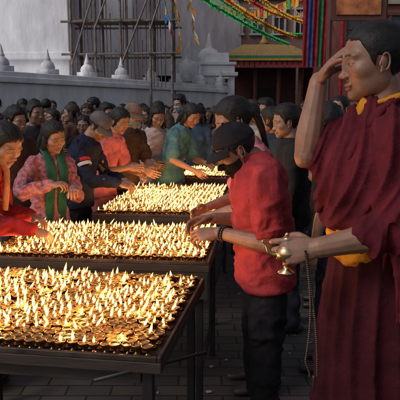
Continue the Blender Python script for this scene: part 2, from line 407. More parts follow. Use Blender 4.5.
            fd=folds(.013,(8,8,14),9); dsp=lambda co,no: fd(co,no)*ss(.9,.75,co[:,2])
        kids.append(mkobj(gt,'trousers' if not skirt else 'skirt',bottom,voxel=vx*1.1,sm=4,disp=dsp,parent=root))
    g=Geo()
    for sg in(-1,1):
        loft(g,[(-.07,sg*.095,.045),(.0,sg*.095,.05),(.08,sg*.10,.035),(.16,sg*.105,.028)],[(.034,.042),(.036,.045),(.044,.032),(.036,.024)],side=(0,1,0),n=12)
    kids.append(mkobj(g,'shoes',M_shoe,parent=root))
    if template:
        data=[(k.name.split('.')[0],k.data) for k in kids]
        for k in kids: bpy.data.objects.remove(k)
        bpy.data.objects.remove(root); return data
    return root,loc_,dir_,(pel,wai,che,sho,nb,hc,Rh)
M_shoe=mat('shoe_leather',(.03,.025,.022),rough=.5)
# ------------------------------------------------------------------ common materials
M_brass=mat('brass',(.34,.18,.065),rough=.36,metal=1,scale=40,amt=.5,bump=.25,bscale=80)
M_wax=mat('butter_wax',(.26,.12,.035),rough=.35,scale=60,amt=.5)
M_tray=mat('tray_metal',(.07,.05,.04),rough=.5,metal=.6,scale=12,amt=.5)
M_wood=mat('old_table_wood',(.035,.022,.017),rough=.6,scale=6,amt=.45,stretch=(1,8,8),bump=.4)
M_steel=mat('leg_steel',(.03,.027,.027),rough=.5,metal=.5)
M_white=mat('whitewash',(.70,.70,.735),rough=.9,scale=1.6,amt=.17,bump=.5,bscale=9,col2=(.88,.88,.92),stretch=(1.5,1.5,.5),bdist=.02)
M_white2=mat('whitewash_weathered',(.50,.50,.535),rough=.9,scale=2.5,amt=.35,bump=.4,bscale=9,col2=(.76,.76,.80),stretch=(2,2,.4),bdist=.02)
# ------------------------------------------------------------------ MONK
MS=(.225,.112,.072)
Mrobe=cloth('maroon_robe',(.082,.0105,.0175),amt=.40); Mskirt=cloth('dark_maroon_robe',(.042,.007,.011),amt=.35); Myel=cloth('yellow_shirt',(.50,.20,.015),amt=.25); Mred=cloth('red_sash',(.36,.012,.028))
Rm=dict(t=(.408,2.10,1.60),h=(-.6,-.3,-1),d=(.40,-.62,.72),n=(.75,-.1,-.55),curl=(.30,.30,.2),th=.5,e=(.368,2.075,1.345),sp=.03)
Lm=dict(t=(.350,1.745,1.095),h=(1,-.2,-.6),d=(-1,.05,-.12),n=(.1,.9,-.35),curl=((.55,.9,.6),(.8,1.1,.7),(.95,1.2,.8),(1.0,1.2,.8)),th=.75,e=(.60,1.735,1.15))
root,lc,dr,(pel,wai,che,sho,nb,hc,Rh)=person('monk',(.580,1.95,0),radians(181),1.045,hd=(radians(1),radians(5),0),nk=radians(4),L=Lm,R=Rm,clothes=False,skin=MS,hair='shaved',hs=1.03,hi=True,closed='half',armk=1.08)
g=Geo()
loft(g,[(-.04,0,.93),(-.02,0,1.02),(.015,0,1.10),(.03,0,1.18),(.03,0,1.28),(.02,.01,1.37),(.0,.02,1.42),(-.01,.02,1.452)],[(.18,.10),(.185,.11),(.19,.130),(.195,.145),(.185,.135),(.155,.105),(.11,.085),(.072,.070)],side=(0,1,0),n=30,capk=.3)
E=Lm['E']; S=Lm['S']
loft(g,[S+A_((0,-.06,.01)),S,S*.5+E*.5+A_((.0,.012,0)),E+A_((.01,.01,.0)),E+A_((.085,.005,-.012))],[(.07,.066),(.072,.07),(.082,.076),(.082,.08),(.062,.064)],n=20)
loft(g,[E+A_((-.02,.02,.06)),E+A_((-.05,.03,-.06)),E+A_((-.06,.03,-.16)),E+A_((-.06,.03,-.27))],[(.08,.055),(.085,.042),(.09,.032),(.09,.020)],side=(1,0,0),n=20,capk=.2)
Er=Rm['E']; Sr=Rm['S']
loft(g,[Sr,Sr*.6+Er*.4,Sr*.22+Er*.78],[.075,.072,.060],n=18)
loft(g,[Sr*.25+Er*.75+A_((0,.01,.0)),Sr*.40+Er*.60+A_((0,.03,-.12)),A_((.12,-.05,1.12))],[(.050,.05),(.055,.06),(.04,.08)],side=(1,0,0),n=18)
def rob(co,no):
    x,y,z=co.T; w=(vn(co*A_((4,4,2.5)),2)-.5)*6
    upper=ss(1.06,1.2,z)
    ph=50*(x*.86+(z-1.3)*.40-y*.30)+w
    a=.25+1.2*vn(co*3.5,8)
    r=1-np.abs(np.sin(ph)); r2=1-np.abs(np.sin(ph*1.9+1.3+2*vn(co*7,12)))
    ph2=58*(x-.05*z)+w; r3=1-np.abs(np.sin(ph2))
    return (.030*a*r**1.5+.010*r2**1.5)*upper+.024*a*r3**1.4*(1-upper)-.010+.004*(vn(co*20,1)-.5)+.0016*(vn(co*55,6)-.5)
mkobj(g,'robe',Mrobe,voxel=.0048,sm=8,disp=rob,parent=root)
g=Geo(); loft(g,[(-.055,.04,1.455),(.03,.10,1.43),(.085,.10,1.37),(.125,.07,1.28),(.15,-.0,1.19),(.16,-.09,1.12)],[(.010,.030),(.012,.032),(.012,.030),(.012,.028),(.011,.026),(.01,.02)],n=14,side=(1,0,.3))
mkobj(g,'robe_edge',Mrobe,voxel=.004,sm=2,disp=folds(.006,(30,30,10)),parent=root)
g=Geo(); loft(g,[(.0,0,1.10),(-.0,0,1.0),(.0,0,.8),(.0,0,.5),(0,0,.10)],[(.155,.12),(.165,.13),(.18,.145),(.20,.16),(.22,.18)],side=(0,1,0),n=40,capk=.1)
mkobj(g,'under_robe',Mskirt,voxel=.007,sm=3,parent=root,disp=lambda co,no:.028*((1-np.abs(np.sin(np.arctan2(co[:,1],co[:,0])*9+1.2*co[:,2]+3*vn(co*A_((4,4,1.5)),3))))**1.5)*ss(1.1,.7,co[:,2]))
g=Geo(); loft(g,[(.05,.0,.985),(.055,.0,1.03),(.05,0,1.10)],[(.14,.08),(.145,.09),(.14,.09)],side=(0,1,0),n=30,capk=.25)
mkobj(g,'yellow_shirt',Myel,voxel=.006,sm=3,disp=folds(.010,(10,10,34)),parent=root)
g=Geo(); a=[nb+A_((.066*cos(t)+.004,.068*sin(t)+.0,-.022*cos(t)+.004)) for t in np.linspace(0,2*pi,21)]
loft(g,a,[(.008,.017)]*21,n=8,sub=2,side=(0,0,1)); loft(g,[nb+A_((.06,.03,.0)),nb+A_((.085,.02,-.05)),nb+A_((.11,.0,-.11))],[(.035,.012),(.04,.012),(.02,.01)],side=(0,1,0))
mkobj(g,'collar',Myel,parent=root,disp=folds(.003,(30,30,30)))
g=Geo(); loft(g,[lc((.665,1.63,.86)),lc((.655,1.62,.70)),lc((.645,1.61,.5)),lc((.63,1.61,.15))],[(.02,.02),(.045,.02),(.06,.02),(.08,.02)],side=(1,0,0),n=18,capk=.2)
mkobj(g,'red_sash',Mred,voxel=.006,sm=2,disp=lambda co,no:.007*np.sin(co[:,0]*110+co[:,2]*6),parent=root)
g=Geo(); c=lc((.262,1.765,1.012)); 
lathe(g,c,[(.0,0),(.024,.0),(.025,.004),(.010,.012),(.007,.022),(.010,.028),(.026,.040),(.033,.054),(.034,.064),(.026,.078),(.012,.088),(.010,.097),(.016,.103),(.0,.108)],n=24)
loft(g,[c+A_((.028,0,.055)),c+A_((.05,0,.06)),c+A_((.06,0,.085)),c+A_((.07,0,.095))],[.009,.006,.0045,.004],n=8)
ell(g,c+A_((0,0,.114)),.007)
mkobj(g,'brass_oil_vessel',mat('polished_brass',(.50,.34,.20),rough=.28,metal=1,amt=.2),parent=root)
M_bead=mat('bead_wood',(.035,.02,.015),rough=.35)
g=Geo(); a0=A_((.315,1.72,1.09))
for i in range(120):
    t=i/119; u=2*t if t<.5 else 2*(1-t); zz=-.39*u
    xx=(.045 if t>.5 else 0)*sin(pi*min(u,1)*.5)+(.02*math.sin(pi*u) if t<.5 else 0)+ (.022*float(ss(.85,1,u)) if t<.5 else 0)
    ell(g,lc(a0+A_((xx-.005,.0,zz))),.0040,n=7)
loft(g,[lc(a0+A_((.03,0,-.39))),lc(a0+A_((.03,0,-.43)))],[.006,.004],n=8)
mkobj(g,'prayer_beads',M_bead,parent=root)
# ------------------------------------------------------------------ MAN in red t-shirt
Mrt=cloth('red_cotton',(.27,.032,.038),amt=.25); Mblk=cloth('black_cotton',(.012,.011,.013),amt=.4); Mcap=cloth('dark_cap',(.018,.016,.02)); Mmask=cloth('black_mask',(.012,.011,.013))
Lr=dict(t=(.078,2.46,.995),h=(1,-.6,-.6),d=(-1,.05,-.12),n=(.1,.6,-.8),curl=((.5,.7,.4),(.6,.8,.5),(.7,.9,.5),(.8,.9,.5)),th=.8)
Rr=dict(t=(.06,2.66,1.02),h=(1,.6,-.6),d=(-1,-.1,-.1),n=(0,-.5,-.8),curl=(.5,.6,.4))
root,lc,dr,J=person('man_in_red_tshirt',(.278,2.5,0),radians(186),.90,lean=radians(6),hd=(radians(4),radians(32),0),nk=radians(42),L=Lr,R=Rr,top=Mrt,bottom=Mblk,skin=(.20,.10,.065),hair='short',closed=True,hat=Mcap,mask=Mmask,hs=1.0,belly=.012,hem=.85,collar=Mrt,hoff=(-.005,0,-.05),famp=.016)
g=Geo(); W=Lr['W'];E=Lr['E']; ax=unit(W-E); c=W-ax*.015; u=unit(np.cross(ax,(0,0,1))); v=np.cross(ax,u)
for k in range(2):
    for i in range(16): t=2*pi*i/16; ell(g,c-ax*.013*k+.032*(u*cos(t)+v*sin(t)),.0065,n=8)
mkobj(g,'bracelet',M_bead,parent=root)
Mpink=cloth('pink_cotton',(.46,.14,.15),amt=.25)
person('woman_in_pink_shirt',(.33,3.12,0),radians(188),.93,fem=True,lean=radians(12),hd=(radians(5),radians(22),0),nk=radians(16),
  L=dict(t=(.02,2.95,.97),h=(.5,-.8,-.6),n=(.1,.3,-.9),curl=(.5,.6,.4),th=.7),R=dict(t=(.03,3.2,.98),h=(.5,.8,-.6)),top=Mpink,bottom=Mblk,hair='pony',hi=True,skin=(.24,.125,.08),hs=1.08)
# ------------------------------------------------------------------ LEFT worshippers
SK=(.26,.14,.094)
Mfl=cloth('floral_cardigan',(.28,.05,.09),amt=.55,col2=(.46,.22,.25),scale=30); Mnavy=cloth('navy_sweater',(.014,.018,.038)); Mrdj=cloth('red_jacket',(.22,.016,.022)); Mteal=cloth('teal_cotton',(.07,.17,.20)); Mgrn=cloth('green_shawl',(.022,.10,.075))
Mlp=cloth('pale_pink',(.46,.26,.28)); Mcream=cloth('cream_top',(.36,.30,.30)); Mbrown=cloth('brown_cloth',(.045,.028,.024))
r,lc,dr,J=person('woman_in_red_jacket',(-1.25,3.12,0),radians(-8),.88,fem=True,lean=radians(24),hd=(radians(-22),radians(30),0),nk=radians(18),
  L=dict(t=(-.90,3.2,.93),n=(0,-.3,-1),curl=(.5,.7,.4)),R=dict(t=(-.84,2.98,.90),h=(-.5,-.5,-.7),n=(0,.4,-1),curl=(.6,.7,.4)),sleeve='long',top=Mrdj,bottom=Mbrown,skirt=True,skin=SK,hair='bun',closed=True,hs=1.08)
g=Geo(); pel,wai,che,sho,nb,hc,Rh=J
loft(g,[che+A_((.10,-.10,-.12)),sho+A_((.085,-.07,-.04)),nb+A_((-.01,-.05,.02)),nb+A_((-.05,.0,.03)),nb+A_((-.01,.06,.02)),sho+A_((.085,.09,-.03)),che+A_((.13,.09,-.12))],[(.03,.012)]*7,side=(0,1,0),n=10)
mkobj(g,'scarf',cloth('tan_scarf',(.30,.14,.09)),parent=r,disp=folds(.006,(30,30,20)))
r,lc,dr,J=person('woman_in_floral_cardigan',(-1.03,4.02,0),radians(-48),.845,fem=True,lean=radians(8),hd=(radians(4),radians(18),radians(5)),nk=radians(12),
  L=dict(t=(-.80,3.78,1.0),n=(0,-.3,-1),curl=(.7,.8,.5),th=.8),R=dict(t=(-.93,3.72,1.04),h=(-.7,-.3,-.5),n=(0,.4,-1),curl=(.8,.8,.5),th=.8),sleeve='long',top=Mfl,bottom=Mbrown,skirt=True,skin=SK,hair='long',closed=True,hs=1.05)
g=Geo(); pel,wai,che,sho,nb,hc,Rh=J
loft(g,[pel+A_((.12,.05,-.02)),wai+A_((.12,.055,.02)),che+A_((.145,.055,.0)),sho+A_((.10,.05,-.02)),nb+A_((.03,.055,.01)),nb+A_((-.05,.0,.03)),nb+A_((.03,-.055,.01)),sho+A_((.10,-.05,-.02)),che+A_((.145,-.05,0)),wai+A_((.12,-.05,.03)),pel+A_((.12,-.05,.0))],[(.036,.010)]*11,side=(0,1,0),n=12)
mkobj(g,'shawl',Mgrn,parent=r,disp=folds(.009,(30,30,10)))
r,lc,dr,J=person('man_in_navy_sweater',(-.98,4.75,0),radians(-15),.90,lean=radians(16),hd=(radians(-14),radians(42),0),nk=radians(26),
  L=dict(t=(-.60,4.75,.95),n=(0,-.3,-1),curl=(.5,.7,.4)),R=dict(t=(-.62,4.55,.95),h=(-.7,-.3,-.5),n=(0,.4,-1),curl=(.6,.7,.4)),sleeve='long',top=Mnavy,bottom=Mblk,skin=(.22,.12,.08),hair='short',hat=cloth('grey_cap',(.09,.085,.09)),closed=True,hs=1.04)
def band(g,c,t,a,b,side,h,n=32,mi=0):
    t=unit(t); s=unit(A_(side)-np.dot(side,t)*t); q=np.cross(t,s)
    V=[];F=[]
    for k,zz in enumerate((-h/2,h/2)):
        for i in range(n): th=2*pi*i/n; V.append(c+t*zz+a*s*cos(th)+b*q*sin(th))
    for i in range(n): j=(i+1)%n; F.append((i,j,n+j,n+i))
    g.add(V,F,mi)
g=Geo(); pel,wai,che,sho,nb,hc,Rh=J
shR=sho+A_((0,-.165,0))-unit(sho-che)*.035
Mi=np.linalg.inv(A_(Matrix.Translation((-.98,4.75,0))@Matrix.Rotation(radians(-15),4,'Z')@Matrix.Scale(.90,4)))
Wn=(Mi@A_([-.62,4.55,.95,1]))[:3]; hn=unit(Mi[:3,:3]@A_((-.7,-.3,-.5))); En,_=ik(shR,Wn,.285,.25,hn)
band(g,shR*.58+En*.42,En-shR,.068,.068,(1,0,0),.03,mi=0); band(g,shR*.45+En*.55,En-shR,.066,.066,(1,0,0),.03,mi=1)
mkobj(g,'sleeve_stripes',[cloth('stripe_red',(.3,.03,.04)),cloth('stripe_white',(.4,.4,.43))],parent=r,solid=.004)
person('woman_in_pink_sari',(-.88,5.25,0),radians(-25),.92,fem=True,lean=radians(20),hd=(radians(-15),radians(25),0),nk=radians(10),
  L=dict(t=(-.52,5.2,.95)),R=dict(t=(-.60,5.05,1.02),h=(-.7,-.3,-.5)),top=cloth('pink_sari',(.44,.13,.16)),bottom=Mpink,skirt=True,skin=SK,hair='bun',closed=True)
person('man_with_face_mask',(-.72,5.65,0),radians(-40),.93,lean=radians(10),hd=(radians(-5),radians(20),0),nk=radians(14),
  L=dict(t=(-.42,5.45,.98)),R=dict(t=(-.5,5.3,.98)),top=Mbrown,bottom=Mblk,skin=SK,hair='short',hat=cloth('tan_cap',(.13,.09,.075)),mask=cloth('blue_mask',(.13,.18,.21)),closed=False)
person('woman_in_cream_top',(-.50,6.2,0),radians(-60),.92,fem=True,lean=radians(12),hd=(radians(-10),radians(22),0),nk=radians(8),
  L=dict(t=(-.28,5.95,1.0)),R=dict(t=(-.45,5.85,.98)),sleeve='long',top=Mcream,bottom=Mbrown,skirt=True,skin=SK,hair='long',closed=True)
person('woman_in_teal_top',(-.30,5.95,0),radians(-28),.95,fem=True,lean=radians(22),hd=(radians(-20),radians(30),0),nk=radians(10),
  L=dict(t=(.08,5.85,.98)),R=dict(t=(-.05,5.60,.94),h=(-.7,-.3,-.5)),top=Mteal,bottom=Mlp,skirt=True,skin=(.30,.16,.105),hair='long',closed=True)
# ------------------------------------------------------------------ CROWD
Mcrowd=mat('crowd_cloth',(.3,.3,.3),rough=.9,objcol=True,amt=.5,scale=7,bump=.6,bscale=50,bdist=.005,spec=.15)
Mdark=cloth('dark_trousers',(.03,.03,.04),amt=.4)
temps=[]
spec=[(False,'short',None,None,'short',0,0),(False,'thick',None,None,'long',15,8),(False,'short',1,None,'long',-25,14),(True,'long',None,None,'long',-15,6),(True,'bun',None,None,'short',20,10),(True,'pony',None,None,'long',-35,4),
      (False,'shaved',None,None,'long',35,0),(True,'long',None,1,'long',5,10),(False,'thick',None,1,'short',-10,10),(True,'bun',None,None,'long',30,18),(False,'short',None,None,'long',-40,5),(True,'long',None,None,'short',40,3)]
Mhat2=cloth('crowd_cap',(.10,.06,.06)); Mmask2=cloth('white_mask',(.30,.34,.36)); M_hair2=mat('brown_hair',(.022,.012,.008),rough=.55,scale=60,amt=.5,bump=.7,bscale=170,stretch=(.2,1,.35),bdist=.006,spec=.3)
skins=[(.18,.095,.065),(.24,.135,.09),(.13,.065,.043),(.27,.155,.11),(.20,.105,.07)]
for i,(f,h,ha,ma,sl,yw,pt) in enumerate(spec):
    arm={} if i%3 else dict(tl=(.22,-.06,-.22))
    if i%4==3: M_keep=M_hair; M_hair=M_hair2
    temps.append((f,person('t',(0,0,0),0,fem=f,hair=h,hat=Mhat2 if ha else None,mask=Mmask2 if ma else None,sleeve=sl,top=Mcrowd,bottom=Mdark,skin=skins[i%5],hd=(radians(yw),radians(pt),0),nk=radians(6),L=dict(arm),R=dict(arm),hi=False,template=True,lean=radians(3))))
    if i%4==3: M_hair=M_keep
pal=[(.24,.028,.03),(.02,.024,.055),(.016,.016,.018),(.28,.28,.30),(.26,.09,.11),(.04,.08,.15),(.15,.13,.12),(.03,.027,.024),(.08,.02,.03),(.028,.085,.08),(.27,.15,.045),(.055,.055,.063),(.11,.06,.042),(.016,.024,.04),(.30,.22,.22),(.016,.014,.016),(.02,.018,.018)]
def crowdman(x,y,yaw=None,t=None,c=None,s=None):
    t=random.randrange(len(temps)) if t is None else t; f,parts=temps[t]
    s=s or random.uniform(.89,1.01)*(0.955 if f else 1.)
    e=empty('woman' if f else 'man',(x,y,0),radians(yaw if yaw is not None else random.gauss(-110,55)),s)
    e.scale=(s*random.uniform(.92,1.08),s*random.uniform(.92,1.1),s)
    c=c or random.choice(pal)
    for nme,me in parts:
        if y>9 and nme in('shoes','trousers','hand'): continue
        o=bpy.data.objects.new(nme,me); scene.collection.objects.link(o); o.parent=e; o.color=(*c,1)
placed=[]
def wally(x): return 11.8+(x+3.9)*.847/.533
for (x,y,yw,t,c) in [(-1.55,5.6,-40,0,(.03,.03,.04)),(-1.15,5.9,-60,5,(.02,.02,.022)),(-1.45,4.7,-50,1,(.08,.04,.03)),(-1.75,6.4,-70,8,(.28,.28,.3)),
   (.62,4.0,175,1,(.02,.02,.022)),(.95,4.5,170,0,(.03,.02,.02)),(.62,4.9,190,5,(.02,.03,.05)),(1.25,5.2,185,6,(.05,.02,.02)),(.75,3.35,160,8,(.015,.015,.02)),
   (.55,6.0,200,0,(.28,.28,.3)),(.25,7.6,-80,3,(.30,.23,.23)),(-.05,7.5,-90,5,(.04,.08,.15)),(.8,6.9,200,1,(.24,.028,.03)),(-.75,6.9,-70,7,(.28,.28,.3)),(-1.1,7.0,-60,1,(.26,.09,.11)),(1.6,6.1,190,2,(.08,.02,.03)),(1.2,3.9,180,1,(.02,.02,.02)),(1.0,6.1,190,4,(.02,.024,.055))]:
    crowdman(x,y,yw,t,c,s=.90 if y<5 and x>0 else None); placed.append((x,y))
y=7.2
while y<17.8:
    x=-.40*y
    while x<.37*y:
        px=x+random.uniform(-.14,.14); py=y+random.uniform(-.2,.2)
        if py<wally(px)-.5 and all((px-a)**2+(py-b)**2>.12 for a,b in placed) and not(-.2<px<.75 and py<7.4) and random.random()<.95:
            crowdman(px,py); placed.append((px,py))
        x+=.48 if y<12 else .56
    y+=.56 if y<11 else .8
# ------------------------------------------------------------------ TABLES, LAMPS, FLAMES
def lampproto(n,k=.76):
    g=Geo(); lathe(g,(0,0,0),[(.015,0),(.0165,.003),(.010,.007),(.0045,.012),(.0045,.019),(.009,.023),(.018,.028),(.0225,.038),(.0235,.044),(.0215,.0445),(.0200,.040)],n=n)
    lathe(g,(0,0,0),[(.0202,.0395),(.0001,.0400)],n=n,mi=1); return np.vstack(g.V)*k,g.F,g.mi
def flameproto(n):
    prof=[(.0008,.0),(.0034,.005),(.0042,.010),(.0033,.018),(.0018,.026),(.0003,.034)]
    V=[];F=[];T=[]
    for r,z in prof:
        for j in range(n): V.append((r*cos(2*pi*j/n),r*sin(2*pi*j/n),z)); T.append(z/.034)
    for i in range(len(prof)-1):
        for j in range(n): k=(j+1)%n; F.append((i*n+j,i*n+k,(i+1)*n+k,(i+1)*n+j))
    return A_(V),F,A_(T)
M_flame=attrmat('flame',emis=1.0); M_flame.cycles.emission_sampling='NONE'
pl_data=bpy.data.lights.new('flame_light','POINT'); pl_data.energy=.95; pl_data.color=(1,.46,.14); pl_data.shadow_soft_size=.02
tables=[((-.605,2.145),1.13,.84,radians(9),.78,32,24,.74,12,False,20),((-.48,3.22),1.14,.84,radians(6),.78,31,23,.68,9,True,18),((-.235,4.80),.88,1.52,radians(6),.78,23,38,.95,7,True,24),((.13,6.62),.62,.95,radians(6),.80,16,24,.95,6,True,10)]
for ti,((cx,cy),w,d,rz,z,nx,ny,pl,seg,panel,nl) in enumerate(tables):
    rz=-rz
    e=empty('lamp_table',(cx,cy,0),rz)
    g=Geo(); box(g,(0,0,z-.02),(w,d,.035),mi=0)
    for sx in(-1,1):
        box(g,(sx*(w/2-.006),0,z+.0065),(.012,d+.0,.018),mi=1)
        for sy in(-1,1):
            box(g,(sx*(w/2-.05),sy*(d/2-.05),(z-.0375)/2),(.032,.032,z-.0375),mi=2)
        box(g,(sx*(w/2-.05),0,.22),(.02,d-.14,.025),mi=2)
    for sy in(-1,1):
        box(g,(0,sy*(d/2-.006),z+.0065),(w-.024,.012,.018),mi=1)
        box(g,(0,sy*(d/2-.05),z-.065),(w-.14,.022,.05),mi=0)
    if panel: box(g,(0,-d/2+.012,z-.105),(w-.01,.016,.134),mi=3)
    mkobj(g,'table_frame',[M_wood,M_tray,M_steel,mat('panel_paint',(.032,.028,.02),rough=.5,amt=.5,scale=5)],smooth=False,parent=e,bevel=.003)
    LV,LF,LM=lampproto(seg); FV,FF,FT=flameproto(7 if ti<1 else 5)
    g=Geo(); gf=Geo(); cols=[]; fp=[]
    for i in range(nx):
        for j in range(ny):
            if random.random()<.03: continue
            x=(i+.5)/nx*(w-.05)-(w-.05)/2+random.uniform(-.005,.005)+(.01 if j%2 else -.01)*.5; y=(j+.5)/ny*(d-.05)-(d-.05)/2+random.uniform(-.005,.005)
            g.V.append(LV*random.uniform(.93,1.07)+A_((x,y,z-.001))); g.F+=[tuple(q+g.n for q in f) for f in LF]; g.mi+=LM; g.n+=len(LV)
            front=1 if not(ti==0 and y<-.30) else .35
            if random.random()<front*pl*(1.2 if vn(A_([[x*4+ti*9,y*4,0]]))[0]>.42 else .55):
                h=random.choice((.45,.6,.7,.8,.95,1.2)); lnx=random.gauss(.24,.18); lny=random.gauss(0,.1); V=FV.copy()*A_((.9+.25*h,.9+.25*h,h))
                V[:,0]+=lnx*V[:,2]+random.gauss(0,3.)*V[:,2]**2; V[:,1]+=lny*V[:,2]; wob=(random.random()-.5)*.006
                gf.add(V+A_((x+wob,y,z+.030)),FF); fp.append((x+wob,y,z+.043))
                k=FT[:,None]; c0=A_((3.0,.80,.07)); c1=A_((13.,6.6,1.6)); c2=A_((2.6,.50,.02))
                c=np.where(k<.3,c0+(c1-c0)*k/.3,c1+(c2-c1)*((k-.3)/.7)**.8); cols.append(c*random.uniform(.6,1.15))
    mkobj(g,'butter_lamps',[M_brass,M_wax],parent=e)
    ob=mkobj(gf,'flames',M_flame,parent=e); addcol(ob,np.vstack(cols))
    fpA=A_(fp); gx=max(2,int(round(math.sqrt(nl*w/d)))); gy=max(2,int(round(nl/gx)))
    for a in range(gx):
        for b in range(gy):
            tx=((a+.5)/gx-.5)*(w-.05); ty=((b+.5)/gy-.5)*(d-.05); q=fpA[np.argmin((fpA[:,0]-tx)**2+(fpA[:,1]-ty)**2)]
            lo=bpy.data.objects.new('flame_light',pl_data); scene.collection.objects.link(lo); lo.parent=e; lo.location=(q[0],q[1],q[2]+.018)
g=Geo(); cyl(g,(-.30,1.60,.745),(.02,1.80,.745),.006); mkobj(g,'taper_stick',M_steel)
# ------------------------------------------------------------------ GROUND
def ground():
    m,nt,b=newmat('stone_paving'); N=nt.nodes;L=nt.links
    tc=N.new('ShaderNodeTexCoord'); br=N.new('ShaderNodeTexBrick'); br.inputs['Scale'].default_value=1; br.inputs['Brick Width'].default_value=.24; br.inputs['Row Height'].default_value=.12; br.inputs['Mortar Size'].default_value=.006
    br.inputs['Color1'].default_value=(.12,.10,.095,1); br.inputs['Color2'].default_value=(.07,.06,.058,1); br.inputs['Mortar'].default_value=(.02,.018,.017,1)
    L.new(tc.outputs['Object'],br.inputs['Vector']); n=N.new('ShaderNodeTexNoise'); n.inputs['Scale'].default_value=5; n.inputs['Detail'].default_value=8; L.new(tc.outputs['Object'],n.inputs['Vector'])
    mx=N.new('ShaderNodeMix'); mx.data_type='RGBA'; mx.blend_type='MULTIPLY'; mx.inputs[0].default_value=.7; L.new(br.outputs[0],mx.inputs[6]); L.new(n.outputs['Color'],mx.inputs[7]); L.new(mx.outputs[2],b.inputs['Base Color'])
    b.inputs['Roughness'].default_value=.7; bp=N.new('ShaderNodeBump'); bp.inputs['Strength'].default_value=.6; bp.inputs['Distance'].default_value=.01; L.new(br.outputs[1],bp.inputs['Height']); bp.invert=True; L.new(bp.outputs[0],b.inputs['Normal'])
    return m
g=Geo(); g.add([(-150,-100,0),(150,-100,0),(150,200,0),(-150,200,0)],[(0,1,2,3)]); mkobj(g,'ground',ground(),smooth=False)
g=Geo()
for i in range(70):
    x,y=random.uniform(-.4,1.2),random.uniform(2.2,5); s=random.uniform(.008,.03); box(g,(x,y,.008),(s,s*random.uniform(.4,1),.004),rz=random.random()*3)
mkobj(g,'paper_litter',mat('paper',(.35,.32,.30)),smooth=False)
# ------------------------------------------------------------------ STUPA
Pw=A_((-3.9,11.8)); dw=A_((.533,.847)); nw=A_((-.847,.533)); ang=math.atan2(dw[1],dw[0])
e=empty('stupa_boundary_wall'); g=Geo()
def onw(t,o,z): q=Pw+dw*t+nw*o; return (q[0],q[1],z)
box(g,onw(.4,.30,1.02),(17.,.60,2.04),rz=ang); box(g,onw(.4,.30,2.10),(17.1,.76,.12),rz=ang); box(g,onw(.4,.30,2.21),(17.05,.66,.10),rz=ang); box(g,onw(.4,.28,.2),(17.05,.80,.4),rz=ang)
box(g,onw(-.6,2.9,1.03),(15,4.6,2.06),rz=ang)
mkobj(g,'masonry',M_white,smooth=False,parent=e,bevel=.02)
g=Geo()
for k in range(-5,8):
    c=onw(.35+1.24*k,.30,2.26); box(g,(c[0],c[1],2.32),(.34,.34,.12),rz=ang)
    lathe(g,(c[0],c[1],2.38),[(.15,0),(.16,.05),(.135,.12),(.085,.17),(.06,.19),(.075,.21),(.055,.24),(.035,.32),(.012,.42),(.0,.44)],n=18)
mkobj(g,'finials',M_white2,parent=e)
e=empty('stupa'); g=Geo()
box(g,(-9.4,18.5,4.5),(12,5,9)); box(g,(-9.4,18.5,6.2),(12.3,5.3,.25)); box(g,(-9.4,18.5,2.9),(12.2,5.2,.2))
box(g,(-7,26,5),(9,6,10)); 
mkobj(g,'terraces',M_white,smooth=False,parent=e,bevel=.03)
g=Geo(); lathe(g,(-9,42,3),[(17,0),(17,3),(16.3,7),(14.5,11),(11.5,14),(7,16.5),(3,17.6)],n=64); mkobj(g,'dome',M_white,parent=e)
g=Geo(); box(g,(-9,42,22.5),(5,5,4.5)); 
for i in range(13): box(g,(-9,42,25+i*.6),(4.2-i*.28,4.2-i*.28,.5))
mkobj(g,'harmika_and_spire',mat('gilt',(.6,.38,.08),rough=.4,metal=.6),smooth=False,parent=e)
M_pipe=mat('scaffold_pipe',(.16,.13,.12),rough=.6,metal=.3,amt=.4); M_plank=mat('plank',(.16,.10,.07),amt=.4)
g=Geo(); xs=[-3.25,-2.65,-2.0,-1.25,-.7]; 
for yy in(15.6,16.9):
    for x in xs: cyl(g,(x,yy,2.06 if x<-1.6 else 0),(x+random.uniform(-.03,.03),yy,7.5),.035)
    for z in(2.9,3.7,4.5,5.4,6.3): cyl(g,(-3.5,yy-.05,z),(-.5,yy-.05,z+random.uniform(-.05,.05)),.03)
for i in range(4): cyl(g,(xs[i],15.5,2.6+ (i%2)*.9),(xs[i+1],15.5,4.4+(i%2)*.7),.026)
for x in xs:
    for z in(2.9,3.7,4.5,5.4): cyl(g,(x,15.5,z+.05),(x,17.,z+.05),.028)
for k in range(26):
    x=-3.2+k*.1; 
    if random.random()<.75: cyl(g,(x,15.95,2.1),(x+random.uniform(-.04,.04),15.95,random.uniform(2.9,5.3)),.016,n=6)
box(g,(-2.,16.2,3.78),(2.7,.9,.04),mi=1); box(g,(-2.,16.2,5.48),(2.7,.9,.04),mi=1)
mkobj(g,'scaffolding',[M_pipe,M_plank],smooth=False)
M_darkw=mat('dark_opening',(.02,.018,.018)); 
e=empty('white_shrine'); g=Geo()
box(g,(.55,20.4,1.3),(1.15,1.2,2.6),mi=0); box(g,(.55,20.4,2.66),(1.35,1.4,.12)); box(g,(.55,20.4,2.83),(1.15,1.2,.22)); box(g,(.55,20.4,3.0),(1.25,1.3,.10))
box(g,(.55,20.4,3.2),(.8,.8,.3)); 
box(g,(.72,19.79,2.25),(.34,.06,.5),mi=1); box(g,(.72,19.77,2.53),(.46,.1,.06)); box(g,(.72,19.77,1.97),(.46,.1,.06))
mkobj(g,'body',[M_white,M_darkw],smooth=False,parent=e,bevel=.015)
g=Geo(); lathe(g,(.3,20.4,3.05),[(.36,0),(.40,.12),(.37,.28),(.26,.42),(.12,.50),(.12,.58),(.08,.7),(.03,.95),(0,1.)],n=24); mkobj(g,'small_dome',M_white,parent=e)
